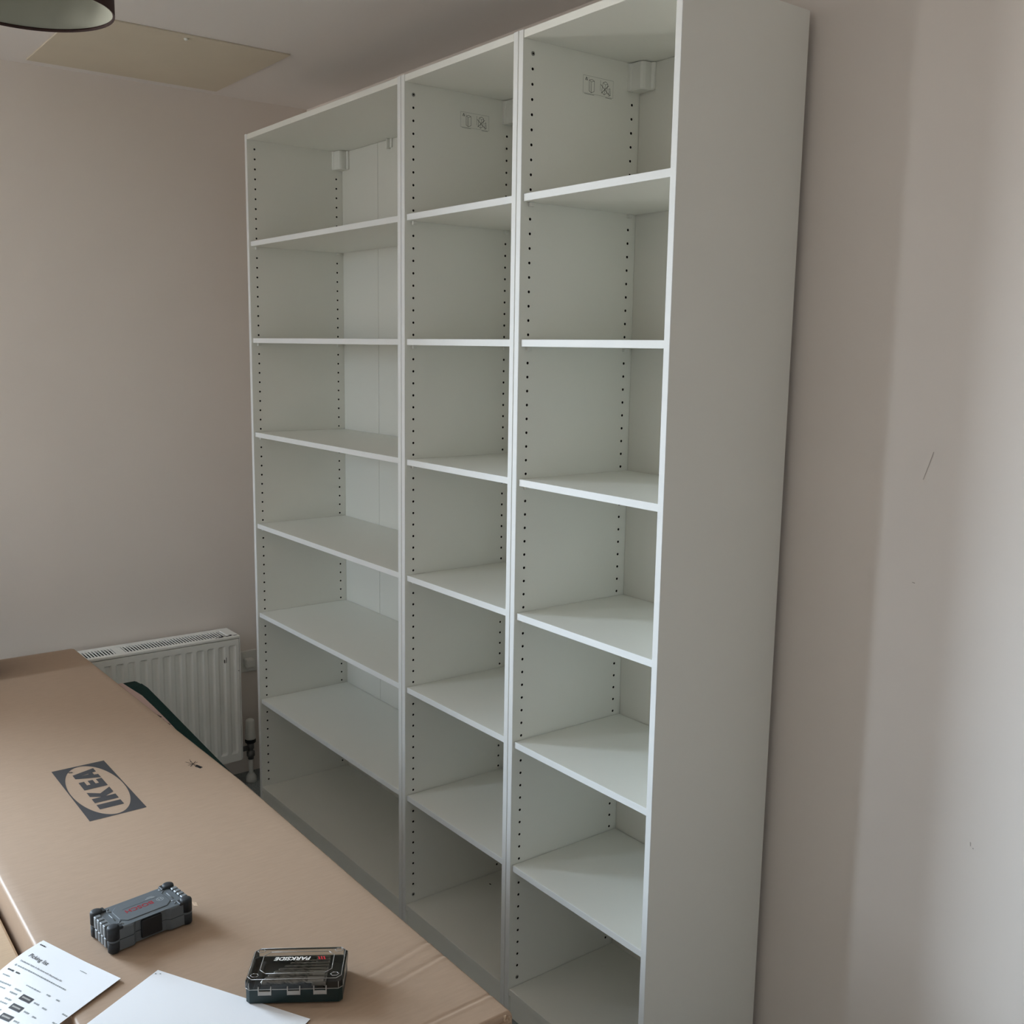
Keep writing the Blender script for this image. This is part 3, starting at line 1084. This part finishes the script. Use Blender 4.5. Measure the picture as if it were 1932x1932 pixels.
# lettering on the lid: reads from the far corner, upside down in the picture
ZL = 0.0429
bm = text_bm('BOSCH', 0.0150, Matrix.Translation((-0.004, 0.0, ZL)) @ Matrix.Rotation(0, 4, 'Z') @ Matrix.Rotation(PI, 4, 'Z'), offset=0.0003, spacing=1.05)
bl = obj('lid_lettering', bm, 'red', lid, recalc=False)
bl['label'] = 'red lettering BOSCH'
bm = bmesh.new()
for i in range(20):
    a0, a1 = 2*PI*i/20, 2*PI*(i+1)/20
    bm.faces.new([bm.verts.new((0.034+r*math.cos(a), 0.0+r*math.sin(a), ZL)) for r, a in ((0.0052, a0), (0.0065, a0), (0.0065, a1), (0.0052, a1))])
strip(bm, (0.0315, -0.004), (0.0315, 0.004), 0.0016, ZL)
strip(bm, (0.0365, -0.004), (0.0365, 0.004), 0.0016, ZL)
strip(bm, (0.0315, 0.0), (0.0365, 0.0), 0.0016, ZL)
strip(bm, (0.014, 0.0150), (0.030, 0.0150), 0.0022, ZL)
strip(bm, (0.018, 0.0185), (0.028, 0.0185), 0.0014, ZL)
strip(bm, (0.024, 0.0125), (0.031, 0.0125), 0.0012, ZL)
obj('lid_emblem', bm, 'grey_print', lid, recalc=False)
bm = bmesh.new()
strip(bm, (-0.030, 0.0105), (0.034, 0.0105), 0.0006, ZL)
obj('lid_line', bm, 'case_dark', lid, recalc=False)

# ================================================================== green drill bit box with clear lid
pang = math.radians(56.2)
pc = Vector((2.0296, -0.8238))+Vector((-math.sin(pang), math.cos(pang)))*0.044
gc = thing('green_drill_box', 'dark green drill bit box with clear plastic lid and white lettering', 'case', (pc.x, pc.y, BZ+0.0028), pang)
GL, GW = 0.0745, 0.0440


def chamf(l, w, c):
    return [(-l+c, -w), (l-c, -w), (l, -w+c), (l, w-c), (l-c, w), (-l+c, w), (-l, w-c), (-l, -w+c)]


def tray_mesh(bm, l, w, c, z0, z1, wall, fl):
    o0 = chamf(l, w, c)
    i0 = chamf(l-wall, w-wall, c)
    A = [bm.verts.new((x, y, z0)) for x, y in o0]
    B = [bm.verts.new((x, y, z1)) for x, y in o0]
    Cc = [bm.verts.new((x, y, z1)) for x, y in i0]
    Dd = [bm.verts.new((x, y, z0+fl)) for x, y in i0]
    bm.faces.new(A[::-1])
    bm.faces.new(Dd)
    for i in range(8):
        j = (i+1) % 8
        bm.faces.new((A[i], A[j], B[j], B[i]))
        bm.faces.new((B[i], B[j], Cc[j], Cc[i]))
        bm.faces.new((Cc[i], Cc[j], Dd[j], Dd[i]))


bm = bmesh.new()
tray_mesh(bm, GL, GW, 0.006, 0, 0.0235, 0.0018, 0.0018)
obj('case_base', bm, 'case_green', gc)
bm = bmesh.new()
prism(bm, chamf(GL-0.003, GW-0.003, 0.006), 0.0019, 0.0120)
box(bm, 0.030, 0.042, -0.037, 0.037, 0.0120, 0.0215, 0.001)
box(bm, -0.064, -0.056, -0.037, 0.037, 0.0120, 0.0200, 0.001)
obj('inner_tray', bm, 'tray', gc)
bm = bmesh.new()                                   # clear lid: skirt, shoulder and top plate
l0, w0 = GL+0.0008, GW+0.0008
levels = [(l0, w0, 0.0065, 0.0228), (l0, w0, 0.0065, 0.0345), (l0-0.0035, w0-0.0035, 0.0075, 0.0392), (l0-0.0075, w0-0.0065, 0.0085, 0.0400)]
rg = [[bm.verts.new((x, y, z)) for x, y in chamf(a, b, c)] for a, b, c, z in levels]
for A, B in zip(rg, rg[1:]):
    for i in range(8):
        bm.faces.new((A[i], A[(i+1) % 8], B[(i+1) % 8], B[i]))
bm.faces.new(rg[-1])
glid = obj('clear_lid', bm, 'clear', gc)
bm = bmesh.new()                                   # thick clear rims catching the light


def rim(l, w, c, z, r=0.0007):
    p = chamf(l, w, c)
    for i in range(8):
        tube(bm, (*p[i], z), (*p[(i+1) % 8], z), r, 6)


rim(l0, w0, 0.0065, 0.0232, 0.0006)
rim(l0-0.003, w0-0.003, 0.0075, 0.0388, 0.0006)
rim(0.056, 0.029, 0.010, 0.0402, 0.0006)
for (x, y) in ((-0.062, -0.033), (0.062, -0.033), (-0.062, 0.033), (0.062, 0.033)):
    for i in range(6):
        a0, a1 = PI/3*i, PI/3*(i+1)
        tube(bm, (x+0.0065*math.cos(a0), y+0.005*math.sin(a0), 0.0402), (x+0.0065*math.cos(a1), y+0.005*math.sin(a1), 0.0402), 0.0005, 5)
for sx_ in (-1, 1):
    for sy_ in (-1, 1):
        p = chamf(l0, w0, 0.0065)
for i in range(8):
    x, y = chamf(l0, w0, 0.0065)[i]
    tube(bm, (x, y, 0.023), (x, y, 0.0345), 0.0005, 5)
obj('lid_rim', bm, 'clear_edge', glid)
for k, xx in enumerate((-0.0445, 0.0, 0.0405)):
    bm = bmesh.new()
    for s in (-1, 1):
        box(bm, xx+s*0.0095-0.0008, xx+s*0.0095+0.0008, -w0-0.0030, -w0, 0.0150, 0.0290, 0.0003)
    box(bm, xx-0.0100, xx+0.0100, -w0-0.0030, -w0-0.0005, 0.0150, 0.0215, 0.0006)
    obj('lid_clasp', bm, 'clear_edge', glid)
# bit holder ladder seen through the lid
bm = bmesh.new()
for i in range(9):
    yy = -0.034+i*0.0085
    box(bm, 0.026, 0.048, yy-0.0008, yy+0.0008, 0.0215, 0.0285)
box(bm, 0.0265, 0.0285, -0.036, 0.036, 0.0215, 0.0260)
box(bm, 0.0455, 0.0475, -0.036, 0.036, 0.0215, 0.0260)
obj('bit_holder', bm, 'clear_edge', gc)
zl2 = 0.0404
bm = text_bm('PARKSIDE', 0.0126, Matrix.Translation((-0.0085, 0.0105, zl2)) @ Matrix.Rotation(PI, 4, 'Z'), offset=0.00045, shear=0.25, spacing=1.02)
pl_ = obj('lid_lettering', bm, 'print_white', glid, recalc=False)
pl_['label'] = 'white slanted lettering PARKSIDE'
bm = bmesh.new()
for i in range(3):
    xx = 0.0345+i*0.0042
    pts = [(xx, 0.0145), (xx-0.0022, 0.0145), (xx+0.0003, 0.0062), (xx+0.0025, 0.0062)]
    bm.faces.new([bm.verts.new((x-0.002, y, zl2)) for x, y in pts])
obj('lid_stripes', bm, 'red_bright', glid, recalc=False)

# drill bits inside
def drill_bm(r, length, shank):
    bm = bmesh.new()
    n = 40
    prev = None
    for i in range(n+1):
        t = i/n
        x = t*length
        tw = max(0, x-shank)/(r*2)*1.05
        ringv = []
        for k in range(10):
            an = 2*PI*k/10
            rr = r
            if x > shank:
                rr = r*(0.55+0.45*abs(math.cos(an)))
            if t == 1:
                rr *= 0.15
            ringv.append(bm.verts.new((x, rr*math.cos(an+tw), rr*math.sin(an+tw))))
        if prev:
            for k in range(10):
                bm.faces.new((prev[k], prev[(k+1) % 10], ringv[(k+1) % 10], ringv[k]))
        else:
            bm.faces.new(ringv[::-1])
        prev = ringv
    bm.faces.new(prev)
    return bm


bits = [(0.0042, 0.098, -0.0290), (0.0036, 0.094, -0.0195), (0.0034, 0.090, -0.0105), (0.0030, 0.082, -0.0020), (0.0026, 0.076, 0.0065), (0.0022, 0.068, 0.0150), (0.0019, 0.060, 0.0235), (0.0016, 0.054, 0.0310)]
rank = ('thickest', 'second thickest', 'third thickest', 'fourth thickest', 'fifth thickest', 'third thinnest', 'second thinnest', 'thinnest')
rotm = Matrix.Rotation(pang, 3, 'Z')
for k, (r_, ln_, yy) in enumerate(bits):
    p = rotm @ Vector((0.0445, yy-0.001, 0.0220+r_)) + Vector((pc.x, pc.y, BZ+0.0028))
    o = obj('drill_bit', drill_bm(r_, ln_, 0.026), 'drill', None, loc=p, rotz=pang+PI)
    tag(o, rank[k]+' steel twist drill bit under the clear lid of the green box', 'drill bit', 'drill bits in the green box')

# ================================================================== papers
# picking list
pk = thing('picking_list', 'printed white picking list sheet with dark boxes, at the lower left', 'paper', (0, 0, 0))
A0 = Vector((1.6215, -1.0942))
ud = Vector((0.9354, 0.3535))
vd = Vector((0.47, -0.8827)).normalized()
PW, PL = 0.204, 0.297


def pz(u, v):
    """height of the sheet: lifted near corner, sagging a little past the carton edge"""
    p = A0+ud*u*PW+vd*v*PL
    s = BZ+0.0022
    lift = 0.006*max(0, u-0.55)*max(0, 1-v*2.2)
    past = max(0.0, -1.115-p.y)
    sag = min(0.045, past*past*2.2)
    return s+lift-sag*(1-u)*0.9-sag*0.1


def pp_(u, v, dz=0.0):
    p = A0+ud*u*PW+vd*v*PL
    return Vector((p.x, p.y, pz(u, v)+dz))


def sheet(name, dz, du, dv, parent):
    bm = bmesh.new()
    n1, n2 = 14, 20
    gv = [[bm.verts.new(pp_(i/n1+du, j/n2+dv, dz)) for j in range(n2+1)] for i in range(n1+1)]
    for i in range(n1):
        for j in range(n2):
            bm.faces.new((gv[i][j], gv[i+1][j], gv[i+1][j+1], gv[i][j+1]))
    o = obj(name, bm, 'paper', parent)
    md = o.modifiers.new('thickness', 'SOLIDIFY')
    md.thickness = 0.0002
    return o


top_sheet = sheet('top_sheet', 0.0, 0, 0, pk)
sheet('under_sheet', -0.0012, -0.012, 0.012, pk)
bmk = bmesh.new()
bmg = bmesh.new()


def bar(bm, u0, v0, u1, v1, dz=0.0004):
    bm.faces.new([bm.verts.new(pp_(*q, dz)) for q in ((u0, v0), (u1, v0), (u1, v1), (u0, v1))])


def fake_line(bm, u0, u1, v, h, ws=(0.012, 0.03), gap=0.006):
    u = u0
    while u < u1:
        w = random.uniform(*ws)
        hh = h*random.uniform(0.75, 1.0)
        bar(bm, u, v-hh/2, min(u+w, u1), v+hh/2)
        u += w+gap


def ptext(bm, body, size, u, v, offset=0.0, align='LEFT'):
    t = text_bm(body, size, Matrix.Identity(4), offset=offset, align=align)
    for vt in t.verts:
        x, y = vt.co.x, vt.co.y
        q = pp_(u+x/PW, v-y/PL, 0.0005)
        vt.co = q
    merge(bm, t)


ptext(bmk, 'Picking list', 0.0118, 0.075, 0.130, 0.0001)
ptext(bmk, 'Locate your items in the store with this product list', 0.0052, 0.065, 0.185, 0.00004)
fake_line(bmk, 0.03, 0.105, 0.035, 0.010)
fake_line(bmg, 0.10, 0.72, 0.222, 0.009)
bar(bmg, 0.065, 0.216, 0.082, 0.228)
fake_line(bmk, 0.05, 0.13, 0.262, 0.011, gap=0.002)
fake_line(bmk, 0.155, 0.21, 0.262, 0.011, gap=0.002)
fake_line(bmg, 0.06, 0.15, 0.300, 0.009)
fake_line(bmg, 0.06, 0.26, 0.345, 0.010)
fake_line(bmg, 0.06, 0.24, 0.372, 0.008)
fake_line(bmg, 0.62, 0.70, 0.07, 0.006, (0.01, 0.012))
fake_line(bmg, 0.38, 0.56, 0.305, 0.008)
fake_line(bmg, 0.63, 0.68, 0.300, 0.010)
fake_line(bmg, 0.75, 0.79, 0.300, 0.010)
for k in range(5):
    vv = 0.375+k*0.068
    uu = 0.455+0.012*k
    bar(bmk, uu, vv-0.018, uu+0.135, vv+0.018, 0.0004)
    if k >= 3:
        bar(bmk, uu-0.075, vv-0.018, uu-0.022, vv+0.018, 0.0004)
        bar(bmk, uu-0.150, vv-0.018, uu-0.097, vv+0.018, 0.0004)
    fake_line(bmg, uu-0.13, uu-0.05, vv-0.025 if k < 3 else vv+0.03, 0.010)
    fake_line(bmg, uu-0.14, uu-0.05, vv+0.002 if k < 3 else vv+0.045, 0.010)
    fake_line(bmg, uu+0.165, uu+0.225, vv, 0.011)
    fake_line(bmg, uu+0.275, uu+0.325, vv+0.004, 0.010)
    fake_line(bmg, uu+0.475, uu+0.53, vv-0.02, 0.010)
    fake_line(bmg, 0.05, 0.20, vv+0.06, 0.009)
obj('dark_print', bmk, 'ink', top_sheet, recalc=False)['kind'] = 'stuff'
obj('grey_print', bmg, 'grey_print', top_sheet, recalc=False)['kind'] = 'stuff'
bmw = bmesh.new()
for k in range(5):
    vv = 0.375+k*0.068
    uu = 0.455+0.012*k
    u = uu+0.02
    while u < uu+0.115:
        bar(bmw, u, vv-0.005, u+0.006, vv+0.005, 0.0007)
        u += 0.0125
    if k >= 3:
        bar(bmw, uu-0.056, vv-0.007, uu-0.042, vv+0.007, 0.0007)
        bar(bmw, uu-0.131, vv-0.007, uu-0.117, vv+0.007, 0.0007)
obj('box_numbers', bmw, 'print_white', top_sheet, recalc=False)['kind'] = 'stuff'

# blank sheet partly under the green box
pa = math.radians(29.05)
bs = thing('blank_sheet', 'nearly blank white paper sheet running under the green drill box', 'paper', (1.82, -0.9652, BZ+0.0017), pa)
bm = bmesh.new()
n1, n2 = 16, 10
gv = [[bm.verts.new((0.297*i/n1, -0.21*j/n2, 0.0006*math.sin(i*0.4)*(j/n2))) for j in range(n2+1)] for i in range(n1+1)]
for i in range(n1):
    for j in range(n2):
        bm.faces.new((gv[i][j], gv[i+1][j], gv[i+1][j+1], gv[i][j+1]))
o = obj('sheet', bm, 'paper', bs)
md = o.modifiers.new('thickness', 'SOLIDIFY')
md.thickness = 0.0003
bm = bmesh.new()
strip(bm, (0.003, -0.010), (0.006, -0.010), 0.0022, 0.0008)
strip(bm, (0.010, -0.007), (0.013, -0.007), 0.0018, 0.0008)
obj('corner_marks', bm, 'grey_print', bs, recalc=False)
